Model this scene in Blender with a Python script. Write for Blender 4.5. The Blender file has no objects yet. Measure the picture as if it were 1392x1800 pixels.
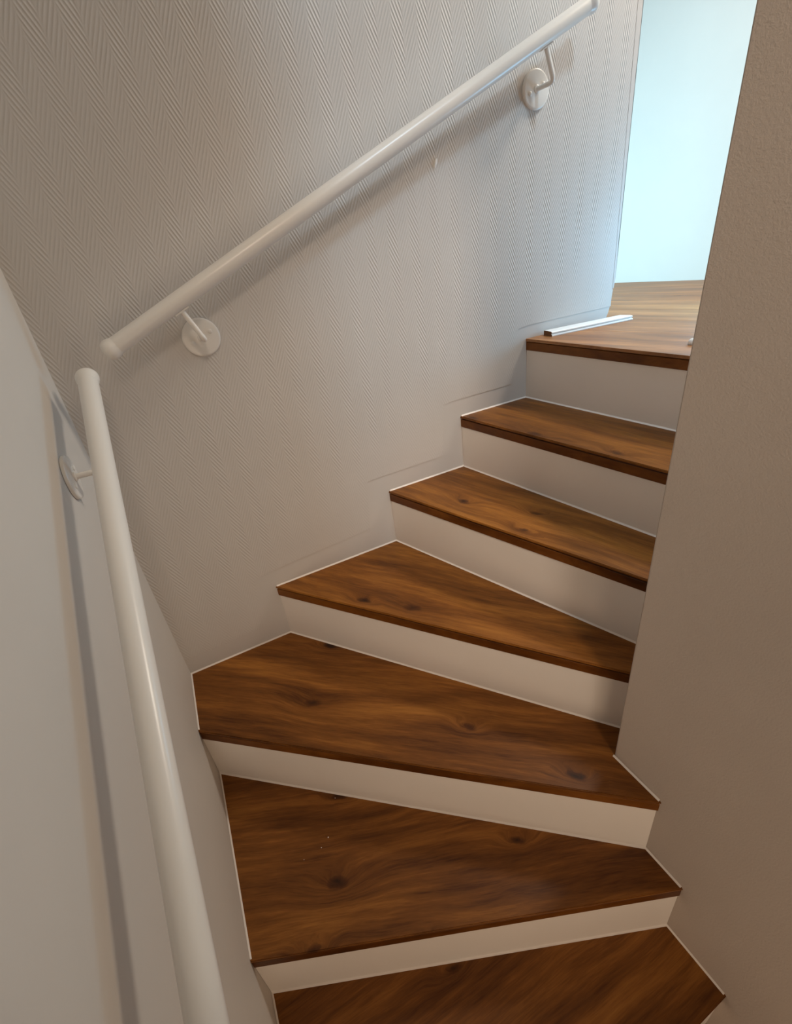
import bpy, bmesh, math, random
from mathutils import Vector, Matrix, Quaternion

# ------------------------------------------------------------------ camera
S = bpy.context.scene
COL = S.collection
cam_d = bpy.data.cameras.new('camera')
cam = bpy.data.objects.new('camera', cam_d)
COL.objects.link(cam)
_r = Vector((0.8810326, -0.459489, -0.11247853))
_u = Vector((0.31577099, 0.39419213, 0.86307661))
_f = Vector((0.35223606, 0.79591609, -0.49238942))
cam.matrix_world = Matrix(((_r.x, _u.x, -_f.x, 0.20019542),
                           (_r.y, _u.y, -_f.y, -1.25615827),
                           (_r.z, _u.z, -_f.z, 1.64910984),
                           (0, 0, 0, 1)))
cam_d.sensor_fit = 'HORIZONTAL'
cam_d.sensor_width = 36.0
cam_d.lens = 36.0 * 832.93 / 1392.0
cam_d.clip_start = 0.02
S.camera = cam

# ------------------------------------------------------------------ world, exposure, large lights
w = bpy.data.worlds.new('world')
S.world = w
w.use_nodes = True
w.node_tree.nodes['Background'].inputs[0].default_value = (0.55, 0.62, 0.75, 1)
w.node_tree.nodes['Background'].inputs[1].default_value = 0.6
S.view_settings.view_transform = 'Standard'
S.view_settings.look = 'None'
S.view_settings.gamma = 1.0
S.view_settings.use_curve_mapping = False
S.view_settings.exposure = 0.0
S.cycles.use_denoising = True
S.cycles.max_bounces = 12
S.cycles.diffuse_bounces = 8
S.cycles.sample_clamp_indirect = 6.0


def area(name, loc, target, size, power, color, size_y=None, spread=180):
    d = bpy.data.lights.new(name, 'AREA')
    d.energy = power
    d.color = color
    d.size = size
    if size_y:
        d.shape = 'RECTANGLE'
        d.size_y = size_y
    d.spread = math.radians(spread)
    o = bpy.data.objects.new(name, d)
    o.location = loc
    o.rotation_euler = (Vector(target) - Vector(loc)).to_track_quat('-Z', 'Y').to_euler()
    COL.objects.link(o)
    return o


COOL = (0.62, 0.83, 1.0)
WARM = (1.0, 0.80, 0.60)
# daylight from the window of the room behind the papered wall: hits the far wall and the landing floor
area('window_daylight', (1.0, 0.75, 1.75), (2.45, 0.35, 1.45), 0.4, 13, (0.46, 0.86, 1.0), 0.5, 130)
# roof window over the landing, hidden by the partition
area('roof_window_daylight', (2.3, -0.40, 3.0), (0.5, -0.5, 0.9), 0.34, 22, (1.0, 0.88, 0.74), 0.34)
# added cool fill floating over the landing, makes the wall end glow blue
area('landing_glow_fill', (2.03, -0.29, 1.53), (1.3, 0.0, 1.5), 0.24, 3.7, (0.26, 0.66, 1.0), 0.36)
# second roof window of the upper hall, behind the partition
area('skylight_daylight', (1.30, -1.70, 3.85), (0.8, 0.0, 1.5), 0.22, 20, (0.60, 0.82, 1.0), 0.22)
# lamp of the lower hall, low behind the camera
area('hall_lamp_light', (0.42, -2.9, 1.0), (0.60, 0.0, 1.0), 0.7, 3, (1.0, 0.78, 0.58), 0.9)
# added warm fill, low on the left, lifts the risers and partition foot
area('low_warm_fill', (0.14, -2.05, 0.44), (0.75, -0.3, 0.72), 0.4, 1.55, (1.0, 0.76, 0.54), 0.5, 130)
# added warm fill, behind and above the camera, lifts the upper risers
area('overhead_warm_fill', (0.36, -2.4, 3.3), (1.0, -0.2, 1.0), 0.3, 1.9, (1.0, 0.81, 0.64), 0.3, 42)

# ------------------------------------------------------------------ fitted dimensions (metres)
Z = [0.0, 0.1897, 0.3760, 0.5708, 0.7643, 0.9559, 1.1344, 1.3288]
ZL = Z[7]
W, YC = 0.8504, -0.8383                 # partition face and its free end
SHA, SHC = 0.0255, 0.0089
YS = -3.4                               # back of the lower hall
CEIL = 3.95
PT = 0.10                               # partition thickness
NT = 0.0363                             # nosing height


def xa(y): return SHA * y


def xc(y): return W + SHC * (y - YC)


# nosing lines: left point, right point
NOSE = {1: ((xa(-1.183), -1.183), (xc(-1.183), -1.183)),
        2: ((-0.0178, -0.6955), (0.8466, -1.0473)),
        3: ((-0.0060, -0.2284), (0.8490, -0.9610)),
        4: ((0.3160, 0.0), (0.9460, YC)),
        5: ((0.7395, 0.0), (1.0265, YC)),
        6: ((1.0270, 0.0), (1.1780, YC)),
        7: ((1.2945, 0.0), (1.3930, YC))}
RB = 0.004                              # riser face behind the nosing face

# ------------------------------------------------------------------ materials


def new_mat(name):
    m = bpy.data.materials.new(name)
    m.use_nodes = True
    nt = m.node_tree
    nt.nodes.clear()
    out = nt.nodes.new('ShaderNodeOutputMaterial')
    b = nt.nodes.new('ShaderNodeBsdfPrincipled')
    nt.links.new(b.outputs[0], out.inputs[0])
    return m, nt, b


class G:
    """tiny node-graph helper"""
    def __init__(s, nt): s.nt = nt

    def n(s, t, **k):
        o = s.nt.nodes.new(t)
        for a, v in k.items(): setattr(o, a, v)
        return o

    def put(s, node, i, v):
        if hasattr(v, 'is_output') or isinstance(v, bpy.types.NodeSocket): s.nt.links.new(v, node.inputs[i])
        else: node.inputs[i].default_value = v

    def math(s, op, a, b=0.0, c=0.0, clamp=False):
        o = s.n('ShaderNodeMath', operation=op, use_clamp=clamp)
        s.put(o, 0, a); s.put(o, 1, b); s.put(o, 2, c)
        return o.outputs[0]

    def noise(s, vec, scale, detail=3.0, rough=0.5, w=None, dist=0.0):
        o = s.n('ShaderNodeTexNoise', noise_dimensions='4D' if w is not None else '3D')
        s.put(o, 'Vector', vec)
        if w is not None: s.put(o, 'W', w)
        o.inputs['Scale'].default_value = scale
        o.inputs['Detail'].default_value = detail
        o.inputs['Roughness'].default_value = rough
        o.inputs['Distortion'].default_value = dist
        return o.outputs['Fac']

    def ramp(s, fac, stops, interp='LINEAR'):
        o = s.n('ShaderNodeValToRGB')
        o.color_ramp.interpolation = interp
        e = o.color_ramp.elements
        while len(e) < len(stops): e.new(0.5)
        for i, (p, c) in enumerate(stops):
            e[i].position = p
            e[i].color = c if len(c) == 4 else (*c, 1)
        s.put(o, 0, fac)
        return o.outputs[0]

    def mapping(s, vec, scale):
        o = s.n('ShaderNodeMapping')
        s.put(o, 0, vec)
        o.inputs['Scale'].default_value = scale
        return o.outputs[0]

    def mix(s, fac, a, b, blend='MIX'):
        o = s.n('ShaderNodeMix', data_type='RGBA', blend_type=blend)
        s.put(o, 0, fac); s.put(o, 6, a); s.put(o, 7, b)
        return o.outputs[2]


def paint(name, col, rough=0.7, bump_scale=260.0, bump=0.25, blotch=0.04, dist=0.0006, spec=0.35):
    m, nt, b = new_mat(name)
    g = G(nt)
    tc = g.n('ShaderNodeTexCoord').outputs['Object']
    n1 = g.noise(tc, 3.0, 4.0)
    c2 = tuple(max(0, c * (1 - blotch)) for c in col)
    g.put(b, 'Base Color', g.ramp(n1, [(0.35, c2), (0.65, col)]))
    b.inputs['Roughness'].default_value = rough
    b.inputs['Specular IOR Level'].default_value = spec
    n2 = g.noise(tc, bump_scale, 3.0, 0.6)
    bp = g.n('ShaderNodeBump')
    bp.inputs['Strength'].default_value = bump
    bp.inputs['Distance'].default_value = dist
    g.put(bp, 'Height', n2)
    g.put(b, 'Normal', bp.outputs[0])
    return m


def wallpaper_mat():
    m, nt, b = new_mat('herringbone_wallpaper')
    g = G(nt)
    tc = g.n('ShaderNodeTexCoord').outputs['Object']
    sp = g.n('ShaderNodeSeparateXYZ')
    g.put(sp, 0, tc)
    x, z = sp.outputs[0], sp.outputs[2]
    warp = g.noise(tc, 6.0, 2.0)
    x2 = g.math('ADD', x, g.math('MULTIPLY', g.math('SUBTRACT', warp, 0.5), 0.004))
    P = 0.0646
    tri = g.math('PINGPONG', g.math('ADD', x2, 0.0105), P / 2)        # 0..P/2 zigzag
    ph = g.math('DIVIDE', g.math('ADD', z, g.math('MULTIPLY', tri, 2.0)), 0.0160)
    s = g.math('SINE', g.math('MULTIPLY', ph, 2 * math.pi))
    ridge = g.math('POWER', g.math('MULTIPLY_ADD', s, 0.5, 0.5), 1.6)
    # ridges fade toward the column edges
    edge = g.math('PINGPONG', g.math('ADD', tri, 0.0), P / 4)
    mask = g.math('MULTIPLY', edge, 1.0 / (P / 4) * 3.0, clamp=True)
    flat = g.math('LESS_THAN', g.math('FRACT', g.math('DIVIDE', g.math('ADD', x2, 0.0105 + 10 * P), P)), 0.5)
    mask = g.math('MULTIPLY', mask, g.math('MULTIPLY_ADD', flat, 0.40, 0.60))
    wear = g.ramp(g.noise(tc, 9.0, 3.0), [(0.3, (0.45, 0.45, 0.45)), (0.6, (1, 1, 1))])
    hgt = g.math('MULTIPLY', g.math('MULTIPLY', g.math('SUBTRACT', ridge, 0.42), mask), wear)
    # thicker paint levels the relief just above the steps
    lev = g.math('DIVIDE', g.math('SUBTRACT', z, g.math('MULTIPLY_ADD', x, 0.57, 0.58)), 0.22)
    hgt = g.math('MULTIPLY', hgt, g.math('MAXIMUM', g.math('MINIMUM', lev, 1.0), 0.18))
    fine = g.noise(tc, 420.0, 2.0)
    hgt = g.math('ADD', hgt, g.math('MULTIPLY', fine, 0.25))
    bp = g.n('ShaderNodeBump')
    bp.inputs['Strength'].default_value = 0.9
    bp.inputs['Distance'].default_value = 0.0009
    g.put(bp, 'Height', hgt)
    g.put(b, 'Normal', bp.outputs[0])
    n1 = g.noise(tc, 2.5, 4.0)
    g.put(b, 'Base Color', g.ramp(n1, [(0.35, (0.61, 0.585, 0.555)), (0.65, (0.64, 0.615, 0.585))]))
    b.inputs['Roughness'].default_value = 0.6
    b.inputs['Specular IOR Level'].default_value = 0.35
    return m


def wood_mat(name, gain=1.0, rough=0.42, tint=(1, 1, 1), spec=0.25, knots=0.74, contrast=1.0):
    m, nt, b = new_mat(name)
    g = G(nt)
    tc = g.n('ShaderNodeTexCoord').outputs['Object']
    at = g.n('ShaderNodeAttribute', attribute_type='OBJECT', attribute_name='seed')
    seed = at.outputs['Fac']
    # knots: stretched voronoi cells, only some of them
    v = g.n('ShaderNodeTexVoronoi', voronoi_dimensions='2D', feature='F1')
    wob = g.n('ShaderNodeTexNoise', noise_dimensions='4D')
    g.put(wob, 'Vector', tc); g.put(wob, 'W', seed)
    wob.inputs['Scale'].default_value = 22.0
    wob.inputs['Detail'].default_value = 3.0
    vm = g.n('ShaderNodeVectorMath', operation='SCALE')
    g.put(vm, 0, wob.outputs['Color']); vm.inputs[3].default_value = 0.030
    va = g.n('ShaderNodeVectorMath', operation='ADD')
    g.put(va, 0, tc); g.put(va, 1, vm.outputs[0])
    off = g.n('ShaderNodeCombineXYZ')
    g.put(off, 0, g.math('MULTIPLY', seed, 1.37)); g.put(off, 1, g.math('MULTIPLY', seed, 0.71))
    vb = g.n('ShaderNodeVectorMath', operation='ADD')
    g.put(vb, 0, g.mapping(va.outputs[0], (4.2, 9.5, 1.0))); g.put(vb, 1, off.outputs[0])
    g.put(v, 'Vector', vb.outputs[0])
    v.inputs['Scale'].default_value = 1.0
    sc = g.n('ShaderNodeSeparateColor')
    g.put(sc, 0, v.outputs['Color'])
    has = g.math('GREATER_THAN', sc.outputs[0], knots)
    kd = v.outputs['Distance']
    near = g.math('MULTIPLY', g.math('SUBTRACT', 1.0, g.math('DIVIDE', kd, 0.36), clamp=True), has)
    core = g.math('MULTIPLY', g.math('SUBTRACT', 1.0, g.math('DIVIDE', kd, 0.11), clamp=True), has)
    # one large knot placed per board
    def att(nm): return g.n('ShaderNodeAttribute', attribute_type='OBJECT', attribute_name=nm).outputs['Fac']
    sw = g.n('ShaderNodeSeparateXYZ')
    g.put(sw, 0, va.outputs[0])
    kx = g.math('MULTIPLY', g.math('SUBTRACT', g.math('SUBTRACT', sw.outputs[0], 0.015), att('knot_x')), 3.2)
    ky = g.math('MULTIPLY', g.math('SUBTRACT', g.math('SUBTRACT', sw.outputs[1], 0.015), att('knot_y')), 6.5)
    k2 = g.math('SQRT', g.math('ADD', g.math('MULTIPLY', kx, kx), g.math('MULTIPLY', ky, ky)))
    on = att('knot_on')
    near = g.math('MAXIMUM', near, g.math('MULTIPLY', g.math('SUBTRACT', 1.0, g.math('DIVIDE', k2, 0.50), clamp=True), on))
    core = g.math('MAXIMUM', core, g.math('MULTIPLY', g.math('SUBTRACT', 1.0, g.math('DIVIDE', k2, 0.10), clamp=True), on))
    # long grain, bent round the knots
    sp = g.n('ShaderNodeSeparateXYZ')
    g.put(sp, 0, tc)
    bend = g.math('MULTIPLY', g.math('MULTIPLY', near, near), 0.045)
    wave = g.math('MULTIPLY', g.math('SUBTRACT', g.noise(g.mapping(tc, (2.2, 5, 5)), 1.0, 2.0, 0.5, seed), 0.5), 0.06)
    y2 = g.math('ADD', sp.outputs[1], g.math('ADD', bend, wave))
    cb = g.n('ShaderNodeCombineXYZ')
    g.put(cb, 0, sp.outputs[0]); g.put(cb, 1, y2); g.put(cb, 2, sp.outputs[2])
    gv = cb.outputs[0]
    broad = g.noise(g.mapping(gv, (2.0, 20.0, 6.0)), 1.0, 4.0, 0.55, seed)
    mid = g.noise(g.mapping(gv, (6.0, 80.0, 20.0)), 1.0, 4.0, 0.65, seed)
    fine = g.noise(g.mapping(gv, (26.0, 400.0, 60.0)), 1.0, 2.0, 0.6, seed)
    f = g.math('ADD', g.math('MULTIPLY', broad, 0.54), g.math('ADD', g.math('MULTIPLY', mid, 0.30), g.math('MULTIPLY', fine, 0.16)))
    f = g.math('SUBTRACT', f, g.math('MULTIPLY', near, 0.045))
    f = g.math('SUBTRACT', f, g.math('MULTIPLY', core, 0.22))
    f = g.math('MULTIPLY_ADD', f, contrast, 0.5 * (1 - contrast))
    k = gain

    def c(r_, g_, b_): return (r_ * 1.15 * k * tint[0], g_ * k * tint[1], b_ * 0.5 * k * tint[2])
    col = g.ramp(f, [(0.28, c(0.020, 0.0068, 0.0028)), (0.41, c(0.080, 0.029, 0.0095)),
                     (0.50, c(0.185, 0.076, 0.025)), (0.58, c(0.31, 0.140, 0.050)), (0.70, c(0.46, 0.23, 0.095))])
    g.put(b, 'Base Color', col)
    g.put(b, 'Roughness', g.math('MULTIPLY_ADD', mid, 0.18, rough - 0.09))
    b.inputs['Specular IOR Level'].default_value = spec
    bp = g.n('ShaderNodeBump')
    bp.inputs['Strength'].default_value = 0.25
    bp.inputs['Distance'].default_value = 0.0005
    g.put(bp, 'Height', g.math('ADD', mid, g.math('MULTIPLY', fine, 0.6)))
    g.put(b, 'Normal', bp.outputs[0])
    return m


M = {}
M['paper'] = wallpaper_mat()
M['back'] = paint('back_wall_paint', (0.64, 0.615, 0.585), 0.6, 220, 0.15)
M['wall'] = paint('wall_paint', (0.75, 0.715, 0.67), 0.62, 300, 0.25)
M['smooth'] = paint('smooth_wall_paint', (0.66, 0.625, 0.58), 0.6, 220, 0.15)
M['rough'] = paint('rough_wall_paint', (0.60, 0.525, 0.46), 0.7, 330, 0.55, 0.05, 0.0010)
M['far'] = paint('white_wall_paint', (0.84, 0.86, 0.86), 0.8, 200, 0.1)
M['riser'] = paint('riser_paint', (0.88, 0.83, 0.77), 0.5, 260, 0.18)
M['ceil'] = paint('ceiling_paint', (0.8, 0.78, 0.75), 0.8)
M['seal'] = paint('sealant', (0.86, 0.80, 0.74), 0.4, 90, 0.2)
M['lacquer'] = paint('white_lacquer', (0.80, 0.775, 0.73), 0.30, 40, 0.03, 0.01, 0.0004, 0.5)
M['plastic'] = paint('white_plastic', (0.88, 0.90, 0.90), 0.35, 60, 0.05, 0.01)
M['chip'] = paint('bare_plaster', (0.92, 0.92, 0.90), 0.8)
M['mdf'] = paint('brown_fibreboard', (0.23, 0.11, 0.045), 0.8, 500, 0.5, 0.35)
M['gap'] = paint('joint_filler', (0.20, 0.19, 0.18), 0.9)
M['wood'] = wood_mat('oak_tread', 0.95, 0.42, (1, 1, 1), 0.25, 0.74, 0.72)
M['nose'] = wood_mat('oak_nosing', 0.58, 0.38, (1.0, 0.88, 0.78), 0.25, 2.0, 0.75)
M['plank'] = wood_mat('oak_plank_glare', 1.75, 0.45, (0.90, 1.08, 2.1), 0.5, 0.9, 0.55)  # landing glare put into the colour: paler, greyer oak than the treads

# ------------------------------------------------------------------ mesh helpers


def link(name, bm, m, parent=None, smooth=False, frame=None):
    """link a bmesh (in world coordinates) as one object; frame = (origin, angle) of its local axes"""
    bmesh.ops.recalc_face_normals(bm, faces=bm.faces)
    me = bpy.data.meshes.new(name)
    o = bpy.data.objects.new(name, me)
    COL.objects.link(o)
    mw = Matrix.Identity(4)
    if frame:
        mw = Matrix.Translation(frame[0]) @ Matrix.Rotation(frame[1], 4, 'Z')
    bm.transform(mw.inverted())
    bm.to_mesh(me)
    bm.free()
    if smooth:
        for p in me.polygons: p.use_smooth = True
        try: me.set_sharp_from_angle(angle=math.radians(40))
        except Exception: pass
    me.materials.append(m)
    if parent:
        o.parent = parent
        o.matrix_basis = world_of(parent).inverted() @ mw
    else:
        o.matrix_basis = mw
    return o


def world_of(o):
    return o.matrix_basis.copy() if o.parent is None else world_of(o.parent) @ o.matrix_basis


def empty(name, loc, label, cat, group=None):
    o = bpy.data.objects.new(name, None)
    o.empty_display_size = 0.05
    o.matrix_basis = Matrix.Translation(loc)
    COL.objects.link(o)
    tag(o, label, cat, group)
    return o


def tag(o, label, cat, group=None):
    o['label'] = label
    o['category'] = cat
    if group: o['group'] = group
    return o


def struct(o, label=None):
    o['kind'] = 'structure'
    if label: o['label'] = label
    return o


def prism(pts, z0, z1, bev=0.0, bm=None):
    """vertical prism over a plan polygon"""
    bm = bm or bmesh.new()
    a = [bm.verts.new((x, y, z0)) for x, y in pts]
    b = [bm.verts.new((x, y, z1)) for x, y in pts]
    n = len(pts)
    bm.faces.new(a[::-1]); bm.faces.new(b)
    for i in range(n): bm.faces.new((a[i], a[(i + 1) % n], b[(i + 1) % n], b[i]))
    if bev > 0:
        bmesh.ops.bevel(bm, geom=list(bm.edges), offset=bev, segments=2, affect='EDGES', clamp_overlap=True)
    return bm


def extr_y(pts, y0, y1, bm=None):
    """prism over an XZ outline"""
    bm = bm or bmesh.new()
    a = [bm.verts.new((x, y0, z)) for x, z in pts]
    b = [bm.verts.new((x, y1, z)) for x, z in pts]
    n = len(pts)
    f = [bm.faces.new(a), bm.faces.new(b[::-1])]
    for i in range(n): bm.faces.new((a[i], b[i], b[(i + 1) % n], a[(i + 1) % n]))
    bmesh.ops.triangulate(bm, faces=f, ngon_method='EAR_CLIP')
    return bm


def frame_dir(d):
    d = Vector(d).normalized()
    up = Vector((0, 0, 1)) if abs(d.z) < 0.9 else Vector((1, 0, 0))
    s = d.cross(up).normalized()
    return d, s, s.cross(d).normalized()


def lathe(p, d, prof, n=28, bm=None):
    """profile [(along, radius)] round the axis p + d*t; radius 0 closes the end"""
    bm = bm or bmesh.new()
    d, s, u = frame_dir(d)
    p = Vector(p)
    prev = None
    first = None
    for t, r in prof:
        if r <= 1e-6: ring = [bm.verts.new(p + d * t)]
        else: ring = [bm.verts.new(p + d * t + (s * math.cos(2 * math.pi * i / n) + u * math.sin(2 * math.pi * i / n)) * r) for i in range(n)]
        if prev is None: first = ring
        else:
            if len(prev) == 1 and len(ring) > 1:
                for i in range(n): bm.faces.new((prev[0], ring[i], ring[(i + 1) % n]))
            elif len(ring) == 1 and len(prev) > 1:
                for i in range(n): bm.faces.new((prev[i], prev[(i + 1) % n], ring[0]))
            elif len(ring) > 1:
                for i in range(n): bm.faces.new((prev[i], prev[(i + 1) % n], ring[(i + 1) % n], ring[i]))
        prev = ring
    if len(first) > 1: bm.faces.new(first[::-1])
    if len(prev) > 1: bm.faces.new(prev)
    return bm


def tube(pts, r, n=14, bm=None):
    """round bar along a polyline with parallel-transported rings"""
    bm = bm or bmesh.new()
    pts = [Vector(p) for p in pts]
    prev = None
    d0 = (pts[1] - pts[0]).normalized()
    _, s, u = frame_dir(d0)
    last = d0
    for k, p in enumerate(pts):
        if k == 0: d = d0
        elif k == len(pts) - 1: d = (pts[k] - pts[k - 1]).normalized()
        else: d = ((pts[k + 1] - p).normalized() + (p - pts[k - 1]).normalized()).normalized()
        q = last.rotation_difference(d)
        s = q @ s; u = q @ u; last = d
        ring = [bm.verts.new(p + (s * math.cos(2 * math.pi * i / n) + u * math.sin(2 * math.pi * i / n)) * r) for i in range(n)]
        if prev:
            for i in range(n): bm.faces.new((prev[i], prev[(i + 1) % n], ring[(i + 1) % n], ring[i]))
        else: bm.faces.new(ring[::-1])
        prev = ring
    bm.faces.new(prev)
    return bm


def fillet(a, b, c, r, n=6):
    a, b, c = Vector(a), Vector(b), Vector(c)
    p = b + (a - b).normalized() * r
    q = b + (c - b).normalized() * r
    return [a] + [(p * (1 - t) ** 2 + b * 2 * t * (1 - t) + q * t * t) for t in [i / n for i in range(n + 1)]] + [c]


def shift(l, dist):
    """line moved to the uphill (back) side by dist"""
    (x0, y0), (x1, y1) = l
    dx, dy = x1 - x0, y1 - y0
    L = math.hypot(dx, dy)
    nx, ny = -dy / L, dx / L            # left of left-to-right = uphill
    return ((x0 + nx * dist, y0 + ny * dist), (x1 + nx * dist, y1 + ny * dist))


def at_y(l, y):
    (x0, y0), (x1, y1) = l
    return (x0 + (x1 - x0) * (y - y0) / (y1 - y0), y)


EPS = 0.0005                            # steps stop this far short of the walls


def at_A(l):
    (x0, y0), (x1, y1) = l
    t = (x0 - SHA * y0 - EPS) / ((x0 - x1) - SHA * (y0 - y1))
    return (x0 + (x1 - x0) * t, y0 + (y1 - y0) * t)


def at_C(l):
    (x0, y0), (x1, y1) = l
    t = (xc(y0) - EPS - x0) / ((x1 - x0) - SHC * (y1 - y0))
    return (x0 + (x1 - x0) * t, y0 + (y1 - y0) * t)


def ends(i, dist=0.0):
    """nosing line i moved back by dist and cut to the walls on its two sides"""
    l = shift(NOSE[i], dist)
    if i >= 4: return at_y(l, -EPS), at_y(l, YC + EPS)
    return at_A(l), at_C(l)


# ------------------------------------------------------------------ structure
# left wall (handrail of the lower steps)
struct(link('wall_left', prism([(xa(0.12), 0.12), (xa(YS), YS), (-0.3, YS), (-0.3, 0.12)], -0.02, CEIL), M['smooth']),
       'smooth off-white wall on the left carrying the lower handrail')

# papered back wall; its free end on the landing is slightly worn
rnd = random.Random(4)


def x_line(z): return 1.6543 + (2.136 - z) * 0.0215


def x_edge(z): return 1.6750 + (2.136 - z) * 0.0060


prof = [(0.0, -0.02), (1.650, -0.02), (1.650, ZL + 0.003), (1.6555, ZL + 0.010), (1.6610, ZL + 0.022), (1.6665, ZL + 0.042), (1.6705, ZL + 0.068), (1.6735, ZL + 0.095), (x_line(1.5) + 0.001, ZL + 0.096), (x_line(1.5) + 0.001, 1.50), (x_line(2.14), 2.14), (x_line(2.14) - 0.02, CEIL), (0.0, CEIL)]
back = struct(link('wall_back', extr_y(prof, 0.0, 0.12), M['back']), 'back wall with embossed herringbone paper beside the upper steps')
# corner bead: strip of filler along the free end, with flaked outer edge
zs = [ZL + 0.098, ZL + 0.12]
pts_r = [(1.6745, zs[0]), (1.6790, zs[1])]
z = ZL + 0.15
while z < 2.9:
    j = rnd.uniform(-0.0012, 0.0012)
    if 1.56 < z < 1.62 or 1.95 < z < 2.0: j -= rnd.uniform(0.0, 0.0035)
    pts_r.append((x_edge(z) + j, z))
    z += 0.012 if z < 1.7 else 0.03
pts_r.append((x_edge(2.9), CEIL))
pts_l = [(x_line(2.14) - 0.0185, CEIL), (x_line(2.14) + 0.0012, 2.14), (x_line(1.5) + 0.0012, 1.5), (x_line(1.5) + 0.0025, zs[0])]
link('corner_bead', extr_y(pts_r + pts_l, -0.0006, 0.121), M['back'], back)
# embossed paper: thin sheet whose lower edge steps up with the treads
pap = [(-0.002, Z[3] + 0.055), (0.245, Z[3] + 0.058), (0.262, Z[4] + 0.050), (0.34, Z[4] + 0.061), (0.655, Z[4] + 0.080), (0.672, Z[5] + 0.055),
       (0.71, Z[5] + 0.058), (0.95, Z[5] + 0.061), (0.966, Z[6] + 0.053), (1.0, Z[6] + 0.057), (1.24, Z[6] + 0.059), (1.262, ZL + 0.036), (1.305, ZL + 0.041),
       (x_line(1.4) - 0.001, ZL + 0.042)]
bm = bmesh.new()
xt = x_line(2.14) - 0.039
gr = []
for (x, z) in pap:
    t = x * xt / pap[-1][0]
    gr.append([bm.verts.new((x, -0.0012, z)), bm.verts.new((t, -0.0012, CEIL - 0.002)), bm.verts.new((t, 0.0005, CEIL - 0.002)), bm.verts.new((x, 0.0005, z))])
for a, b in zip(gr, gr[1:]):
    for q in range(4): bm.faces.new((a[q], b[q], b[(q + 1) % 4], a[(q + 1) % 4]))
bm.faces.new(gr[0]); bm.faces.new(gr[-1][::-1])
link('wallpaper', bm, M['paper'], back)
bm = bmesh.new()
bmesh.ops.create_icosphere(bm, subdivisions=2, radius=1.0)
for v in bm.verts: v.co = Vector((v.co.x * 0.004 + v.co.z * 0.003, v.co.y * 0.003, v.co.z * 0.011)) * (1 + 0.2 * math.sin(9 * v.co.x + 5 * v.co.z))
bm.transform(Matrix.Translation((0.9885, -0.0015, 1.8091)))
o = link('plaster_chip', bm, M['chip'], back, True)
o['label'] = 'small white bare chip in the paper'

# partition on the right: face x = W, free end at YC
cpts = [(xc(YS), YS), (xc(YS) + PT, YS), (xc(YC) + PT, YC), (xc(YC), YC)]
bm = prism(cpts, -0.02, CEIL)
ed = [e for e in bm.edges if abs(e.verts[0].co.z - e.verts[1].co.z) > 1 and e.verts[0].co.y > YC - 0.01]
bmesh.ops.bevel(bm, geom=ed, offset=0.004, segments=3, affect='EDGES')
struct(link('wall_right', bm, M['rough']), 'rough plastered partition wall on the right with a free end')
struct(link('wall_under_landing', prism([(xc(YC) + PT, YC - 0.05), (2.4, YC - 0.05), (2.4, YC - 0.004), (xc(YC) + PT, YC - 0.004)], 0.0, ZL - 0.032), M['rough']))
# far wall of the landing
FA, FB = Vector((2.5051, 0.6965)), Vector((2.6229, 0.2997))
FD = (FA - FB).normalized()             # direction (towards +y)
FN = Vector((FD.y, -FD.x))              # outwards (+x)


def far(y, off=0.0):
    t = (y - FA.y) / FD.y
    p = FA + FD * t + FN * off
    return (p.x, p.y)


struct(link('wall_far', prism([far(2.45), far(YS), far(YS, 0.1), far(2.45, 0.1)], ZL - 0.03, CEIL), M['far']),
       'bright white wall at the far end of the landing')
struct(link('wall_north', prism([(-0.3, 2.4), (far(2.4)[0], 2.4), (far(2.4)[0], 2.5), (-0.3, 2.5)], ZL - 0.03, CEIL), M['far']))
struct(link('wall_west', prism([(-0.3, 0.12), (-0.3, 2.4), (-0.2, 2.4), (-0.2, 0.12)], ZL - 0.03, CEIL), M['far']))
struct(link('wall_south', prism([(-0.3, YS - 0.1), (far(YS)[0], YS - 0.1), (far(YS)[0], YS), (-0.3, YS)], -0.02, CEIL), M['wall']))
struct(link('ceiling', prism([(-0.3, YS - 0.1), (far(YS)[0] + 0.1, YS - 0.1), (far(2.5)[0] + 0.1, 2.5), (-0.3, 2.5)], CEIL, CEIL + 0.1), M['ceil']))

# lower floor
struct(link('floor_lower', prism([(xa(YS), YS), (xc(YS), YS), (xc(-1.17), -1.17), (xa(-1.17), -1.17)], -0.03, 0.0), M['wood'], frame=((0.3, -2.0, 0), 0.0)))
# landing floor: slab with planks
n7 = NOSE[7]
l7 = shift(n7, 0.012)
slab = [at_y(l7, 0.0), at_y(l7, YC), (xc(YC) + PT + 0.002, YC - 0.001), (xc(YS) + PT + 0.002, YS), far(YS), far(2.4), (-0.2, 2.4), (-0.2, 0.121), (x_edge(ZL), 0.121), (x_edge(ZL), 0.0)]
bm = prism(slab, ZL - 0.032, ZL - 0.0085)
floor = struct(link('floor', bm, M['plank'], frame=((2.0, 0, ZL), math.atan2(-FD.y, -FD.x))), 'oak plank floor of the upper landing')


def clip(poly, p, n):
    """keep the side (q-p).n >= 0"""
    out = []
    for i in range(len(poly)):
        a, b = Vector(poly[i]), Vector(poly[(i + 1) % len(poly)])
        da, db = (a - p).dot(n), (b - p).dot(n)
        if da >= 0: out.append((a.x, a.y))
        if da * db < 0:
            q = a + (b - a) * (da / (da - db))
            out.append((q.x, q.y))
    return out


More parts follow.
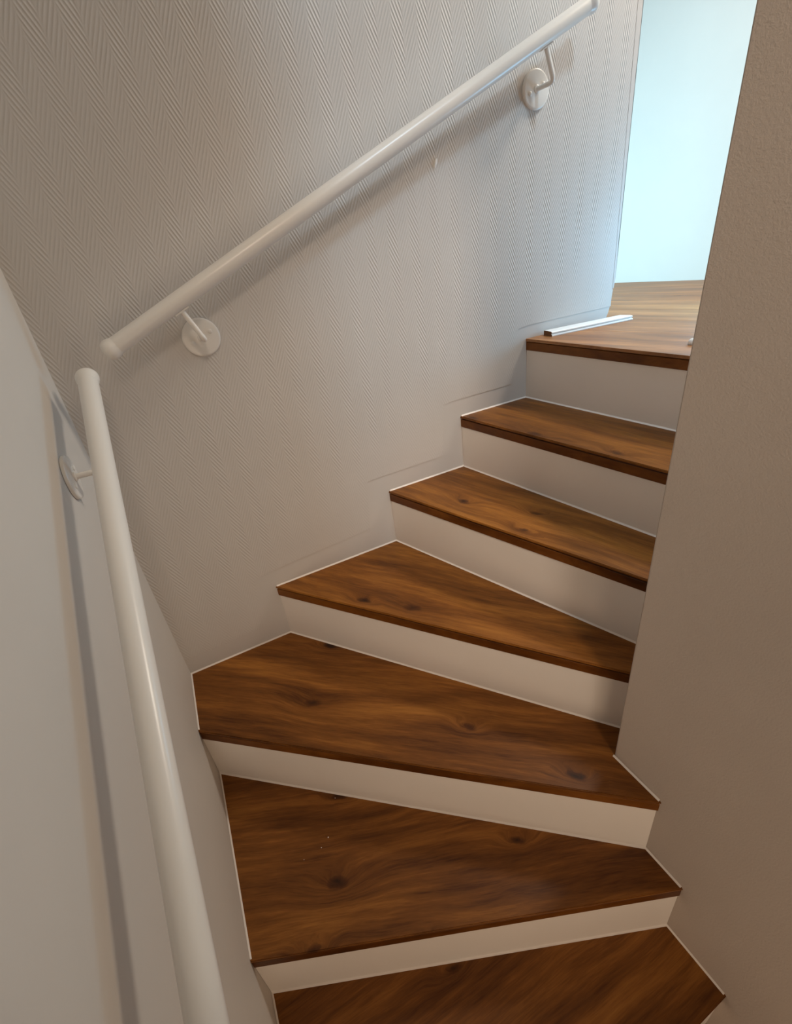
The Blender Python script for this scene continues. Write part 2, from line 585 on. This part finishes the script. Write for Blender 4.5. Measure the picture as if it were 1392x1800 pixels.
l7v = (Vector(n7[0]), Vector(n7[1]))
n7n = Vector(((l7v[0] - l7v[1]).y, -(l7v[0] - l7v[1]).x)).normalized()
if n7n.x < 0: n7n = -n7n
PW = 0.200
ang = math.atan2(-FD.y, -FD.x)
rnd = random.Random(11)
k = 0
cuts = {0: 0.9, 1: -0.75, 2: 1.2, 3: -1.3, 4: 0.95, 5: -1.1, 6: 0.6}
while k < 7:
    o0, o1 = -k * PW - 0.0006, -(k + 1 if k < 6 else 8) * PW + 0.0006       # the board at the stair edge is a wide one
    c0 = cuts.get(k, 0.0)
    for ya, yb in ((2.39, c0), (c0, -2.6)):
        base = [far(ya - 0.0006, o0), far(ya - 0.0006, o1), far(yb + 0.0006, o1), far(yb + 0.0006, o0)]
        pieces = []
        if k == 6 and yb > -2: continue
        if k == 6: base = [far(0.6, o0), far(0.6, o1), far(yb, o1), far(yb, o0)]
        xl = far(0.0, o1)[0]
        full = clip(base, l7v[0] + n7n * 0.0, n7n)
        if len(full) < 3: continue
        if xl > 1.70: pieces = [full]
        else:
            a = clip(full, Vector((0, -0.0005)), Vector((0, -1)))
            b = clip(clip(full, Vector((0, 0.0005)), Vector((0, 1))), Vector((x_edge(ZL) + 0.002, 0)), Vector((1, 0)))
            pieces = [q for q in (a, b) if len(q) >= 3]
        for q in pieces:
            cx = sum(p[0] for p in q) / len(q); cy = sum(p[1] for p in q) / len(q)
            ar = abs(sum(q[i][0] * q[(i + 1) % len(q)][1] - q[(i + 1) % len(q)][0] * q[i][1] for i in range(len(q)))) / 2
            if ar < 0.002: continue
            bm = prism(q, ZL - 0.0083, ZL + rnd.uniform(-0.0002, 0.0002))
            te = [e for e in bm.edges if all(v.co.z > ZL - 0.001 for v in e.verts)]
            bmesh.ops.bevel(bm, geom=te, offset=0.0007, segments=1, affect='EDGES')
            o = link('plank', bm, M['plank'], floor, frame=((cx, cy, ZL), ang + rnd.uniform(-0.01, 0.01)))
            o['seed'] = rnd.uniform(0, 50)
    k += 1

# ------------------------------------------------------------------ staircase
stair = empty('staircase', (0.45, -0.6, 0.0), 'winding staircase with brown oak treads and cream painted risers', 'staircase')
BOARD = 0.0072
seeds = {1: 47.6, 2: 26.4, 3: 21.7, 4: 14.2, 5: 30.5, 6: 17.3, 7: 5.5}


def bead(pts, parent, z, side):
    """sealant bead: small triangular fillet along a plan polyline, 'side' = +1 keeps it left of the line"""
    bm = bmesh.new()
    r = 0.0036
    n = len(pts)
    rows = []
    for i, p in enumerate(pts):
        p = Vector(p)
        dirs = []
        if i > 0: dirs.append((p - Vector(pts[i - 1])).normalized())
        if i < n - 1: dirs.append((Vector(pts[i + 1]) - p).normalized())
        ns = [Vector((-d.y, d.x)) * side for d in dirs]
        m = sum(ns, Vector((0, 0)))
        if len(ns) == 2: m = m / max(0.2, (1 + ns[0].dot(ns[1])))
        q = p + m * r
        h = p + m * r * 0.38
        rows.append([bm.verts.new((p.x, p.y, z)), bm.verts.new((q.x, q.y, z)), bm.verts.new((h.x, h.y, z + r * 0.45)), bm.verts.new((p.x, p.y, z + r * 1.1))])
    for a, b in zip(rows, rows[1:]):
        for j in range(4): bm.faces.new((a[j], a[(j + 1) % 4], b[(j + 1) % 4], b[j]))
    bm.faces.new(rows[0]); bm.faces.new(rows[-1][::-1])
    return bm


for i in range(1, 8):
    z = Z[i]
    L, R = ends(i)
    ang_i = math.atan2(R[1] - L[1], R[0] - L[0])
    fr = ((L[0], L[1], z), ang_i)
    if i < 7:
        Lb, Rb = ends(i + 1, RB + 0.010)            # board runs under the next riser
        Lr, Rr = ends(i + 1, RB)                    # visible back edge
        poly = [L, R]
        if i == 3:
            poly = [L, R, (xc(YC) - EPS, YC + EPS), (Rb[0], YC + EPS), (Lb[0], -EPS), (EPS, -EPS)]
        else:
            poly = [L, R, Rb, Lb]
        bm = prism(poly, z - BOARD, z)
        fe = [e for e in bm.edges if all((Vector((v.co.x, v.co.y)) - Vector(L)).length < 1e-4 or (Vector((v.co.x, v.co.y)) - Vector(R)).length < 1e-4 for v in e.verts)
              and abs(e.verts[0].co.z - e.verts[1].co.z) < 1e-5]
        bmesh.ops.bevel(bm, geom=fe, offset=0.0016, segments=2, affect='EDGES')
        t = link('tread', bm, M['wood'], stair, frame=fr)
    else:
        Lb, Rb = ends(7, 0.011)
        bm = prism([L, R, Rb, Lb], z - BOARD - 0.0013, z - BOARD + 0.0004)
        t = link('tread', bm, M['wood'], stair, frame=fr)
        t['label'] = 'top step flush with the landing floor'
    t['seed'] = seeds[i]
    kn = {2: (0.198, -0.658), 3: (0.293, -0.312), 4: (0.62, -0.33), 6: (1.09, -0.28)}.get(i)
    if kn:
        q = Matrix.Rotation(-ang_i, 3, 'Z') @ Vector((kn[0] - L[0], kn[1] - L[1], 0))
        t['knot_x'], t['knot_y'], t['knot_on'] = q.x, q.y, 1.0 if i == 2 else 0.75
    # nosing strip under the board
    a0, a1 = ends(i, 0.0014)
    b0, b1 = ends(i, 0.0135)
    bm = prism([a0, a1, b1, b0], z - NT, z - BOARD - 0.0034)
    fe = [e for e in bm.edges if abs(e.verts[0].co.z - e.verts[1].co.z) < 1e-5 and all(min((Vector((v.co.x, v.co.y)) - Vector(a0)).length, (Vector((v.co.x, v.co.y)) - Vector(a1)).length) < 1e-4 for v in e.verts)]
    bmesh.ops.bevel(bm, geom=fe, offset=0.0012, segments=1, affect='EDGES')
    o = link('nosing', bm, M['nose'], t, frame=fr)
    o['seed'] = seeds[i] + 9.1
    o['label'] = 'darker reddish oak edge strip under the tread board'
    # riser below this tread
    c0, c1 = ends(i, RB)
    d0, d1 = ends(i, RB + 0.010)
    ztop = z - BOARD - 0.002
    bm = prism([c0, c1, d1, d0], Z[i - 1] + 0.0003, z - NT + 0.0002)
    r_ = link('riser', bm, M['riser'], stair, frame=((c0[0], c0[1], Z[i - 1]), ang_i))
    # sealant round the tread
    if i < 7:
        if i >= 4: line = [(L[0] + 0.004, -EPS), (Lr[0], -EPS), (Rr[0], YC + EPS)]
        elif i == 3: line = [(xa(L[1] + 0.004) + EPS, L[1] + 0.004), (EPS, -EPS), (Lr[0], -EPS), (Rr[0], YC + EPS)]
        else: line = [(xa(L[1] + 0.004) + EPS, L[1] + 0.004), Lr, Rr, (xc(R[1] + 0.004) - EPS, R[1] + 0.004)]
        link('sealant_bead', bead(line, t, z, -1), M['seal'], t, True)
        if i == 3:
            link('sealant_bead', bead([(xc(YC) - EPS, YC), (xc(R[1] + 0.004) - EPS, R[1] + 0.004)], t, z, -1), M['seal'], t, True)
    if i == 2:
        for (px, py, s) in ((0.2115, -0.5525, 0.0019), (0.1885, -0.5658, 0.0013), (0.262, -0.470, 0.0011), (0.142, -0.569, 0.0009)):
            bm = bmesh.new()
            bmesh.ops.create_icosphere(bm, subdivisions=1, radius=s)
            for v in bm.verts: v.co.z *= 0.5
            bm.transform(Matrix.Translation((px, py, z + s * 0.3)))
            link('paint_speck', bm, M['seal'], t)

# ------------------------------------------------------------------ handrails
RR = 0.0182


def handrail(name, p0, p1, label, wall_n, wall_pt, brackets, caps=(True, True)):
    """rail p0 -> p1; brackets: plate centres on the wall"""
    p0, p1 = Vector(p0), Vector(p1)
    d = (p1 - p0).normalized()
    wall_n = Vector(wall_n).normalized()
    root = empty(name, p0, label, 'handrail')
    link('rail', lathe(p0, d, [(0, RR), ((p1 - p0).length, RR)], 36), M['lacquer'], root, True)
    cap = [(-0.010, RR + 0.0001), (-0.007, 0.0188), (-0.003, 0.0202), (0.002, 0.0211), (0.007, 0.0214), (0.0115, 0.0204), (0.016, 0.0178), (0.0185, 0.013), (0.0198, 0.007), (0.0202, 0.0)]
    for on, p, dd in ((caps[0], p0, -d), (caps[1], p1, d)):
        if on: link('end_cap', lathe(p, dd, cap, 36), M['lacquer'], root, True)
    for c in brackets:
        c = Vector(c)
        q = p0 + d * ((c - p0).dot(d))                  # nearest rail point
        perp = (q - c) - wall_n * (q - c).dot(wall_n)   # in the wall plane, square to the rail
        off = (q - c).dot(wall_n)
        bend = c + wall_n * off
        top = q - perp.normalized() * (RR - 0.001)
        arm = link('bracket', tube(fillet(c, bend, top, 0.014), 0.0056), M['lacquer'], root, True)
        plate = [(0.0004, 0.0425), (0.0055, 0.0425), (0.0072, 0.0410), (0.0078, 0.038), (0.0080, 0.0)]
        link('mounting_plate', lathe(c, wall_n, plate, 40), M['lacquer'], arm, True)
        link('collar', lathe(c, wall_n, [(0.0078, 0.0092), (0.0105, 0.0088), (0.012, 0.0062), (0.012, 0.0)], 20), M['lacquer'], arm, True)
        for s in (-1, 1):
            sc = c + d * 0.024 * s
            link('screw', lathe(sc, wall_n, [(0.0078, 0.0054), (0.0095, 0.0052), (0.0108, 0.0032), (0.0110, 0.0)], 14), M['lacquer'], arm, True)
        # saddle under the rail
        bm = bmesh.new()
        bmesh.ops.create_cube(bm, size=1.0)
        pn = perp.normalized()
        mx = Matrix((d * 0.034, wall_n * 0.014, pn * 0.003)).transposed().to_4x4()
        bm.transform(Matrix.Translation(q - pn * (RR + 0.0006)) @ mx)
        link('saddle', bm, M['lacquer'], arm)
    return root


dB = Vector((1.407 - 0.1255, 0, 2.0933 - 1.5197)).normalized()
pB0 = Vector((0.1255, -0.07, 1.5197)) + dB * 0.012
handrail('handrail', pB0, Vector((1.407, -0.07, 2.0933)),
         'white round handrail on the papered back wall rising to the landing', (0, -1, 0), (0, 0, 0),
         [(0.3185, -0.0013, 1.5075), (1.3050, -0.0013, 1.9505)])
aN = Vector((1, -SHA, 0)).normalized()
pA0 = Vector((0.0744, -0.1035, 1.4846))
pA1 = Vector((0.0522, -0.9749, 1.0640))
dA = (pA1 - pA0).normalized()
yb = -1.78
plA = [(xa(-0.242) + 0.0004, -0.242, 1.3352)]
pl2 = Vector(plA[0]) + (dA - aN * dA.dot(aN)) * 1.55
handrail('handrail', pA0 + dA * 0.012, pA0 + dA * 2.0,
         'white round handrail on the smooth left wall, nearest the camera', aN, (0, 0, 0), [plA[0], pl2])

# ------------------------------------------------------------------ things lying on the landing
A, B = Vector((1.3570, -0.0517)), Vector((1.6868, -0.0829))
d2 = (B - A).normalized()
n2 = Vector((-d2.y, d2.x))              # towards the wall
prof = [(0.0, 0.0), (-0.0005, 0.003), (0.0008, 0.0062), (0.0040, 0.0070), (0.0048, 0.0085), (0.0034, 0.0100), (0.0012, 0.0112), (0.0012, 0.0140), (0.0040, 0.0165), (0.0090, 0.0175), (0.040, 0.0175), (0.0425, 0.0160), (0.0425, 0.0)]


def board_bm(s0, s1, sk1=0.0, ins=0.0):
    bm = bmesh.new()
    cxm = sum(p[0] for p in prof) / len(prof); czm = sum(p[1] for p in prof) / len(prof)
    rows = []
    for s, sk in ((s0, 0.0), (s1, sk1)):
        row = []
        for (wd, h) in prof:
            wd2, h2 = wd + (cxm - wd) * ins, h + (czm - h) * ins
            p = A + d2 * (s - sk * wd2) + n2 * wd2
            row.append(bm.verts.new((p.x, p.y, ZL + 0.0003 + h2 * 0.85)))
        rows.append(row)
    n = len(prof)
    for i in range(n): bm.faces.new((rows[0][i], rows[0][(i + 1) % n], rows[1][(i + 1) % n], rows[1][i]))
    bm.faces.new(rows[0][::-1]); bm.faces.new(rows[1])
    return bm


sk = empty('skirting_board', (A.x, A.y, ZL), 'short white skirting offcut lying on the landing against the papered wall', 'skirting')
fr = ((A.x, A.y, ZL), math.atan2(d2.y, d2.x))
link('board', board_bm(0.0, (B - A).length, 0.45), M['plastic'], sk, frame=fr)
o = link('cut_end', board_bm(-0.0012, -0.0001, 0.0, 0.06), M['mdf'], sk, frame=fr)
o['label'] = 'brown sawn fibreboard end'
# small white cap by the partition
bm = lathe((1.4645, -0.4495, ZL + 0.0002), (0, 0, 1), [(0, 0.0105), (0.004, 0.0115), (0.009, 0.0110), (0.0125, 0.0085), (0.0145, 0.0045), (0.015, 0)], 24)
tag(link('cap', bm, M['plastic'], smooth=True), 'tiny white rounded cap on the landing edge by the partition', 'cap')
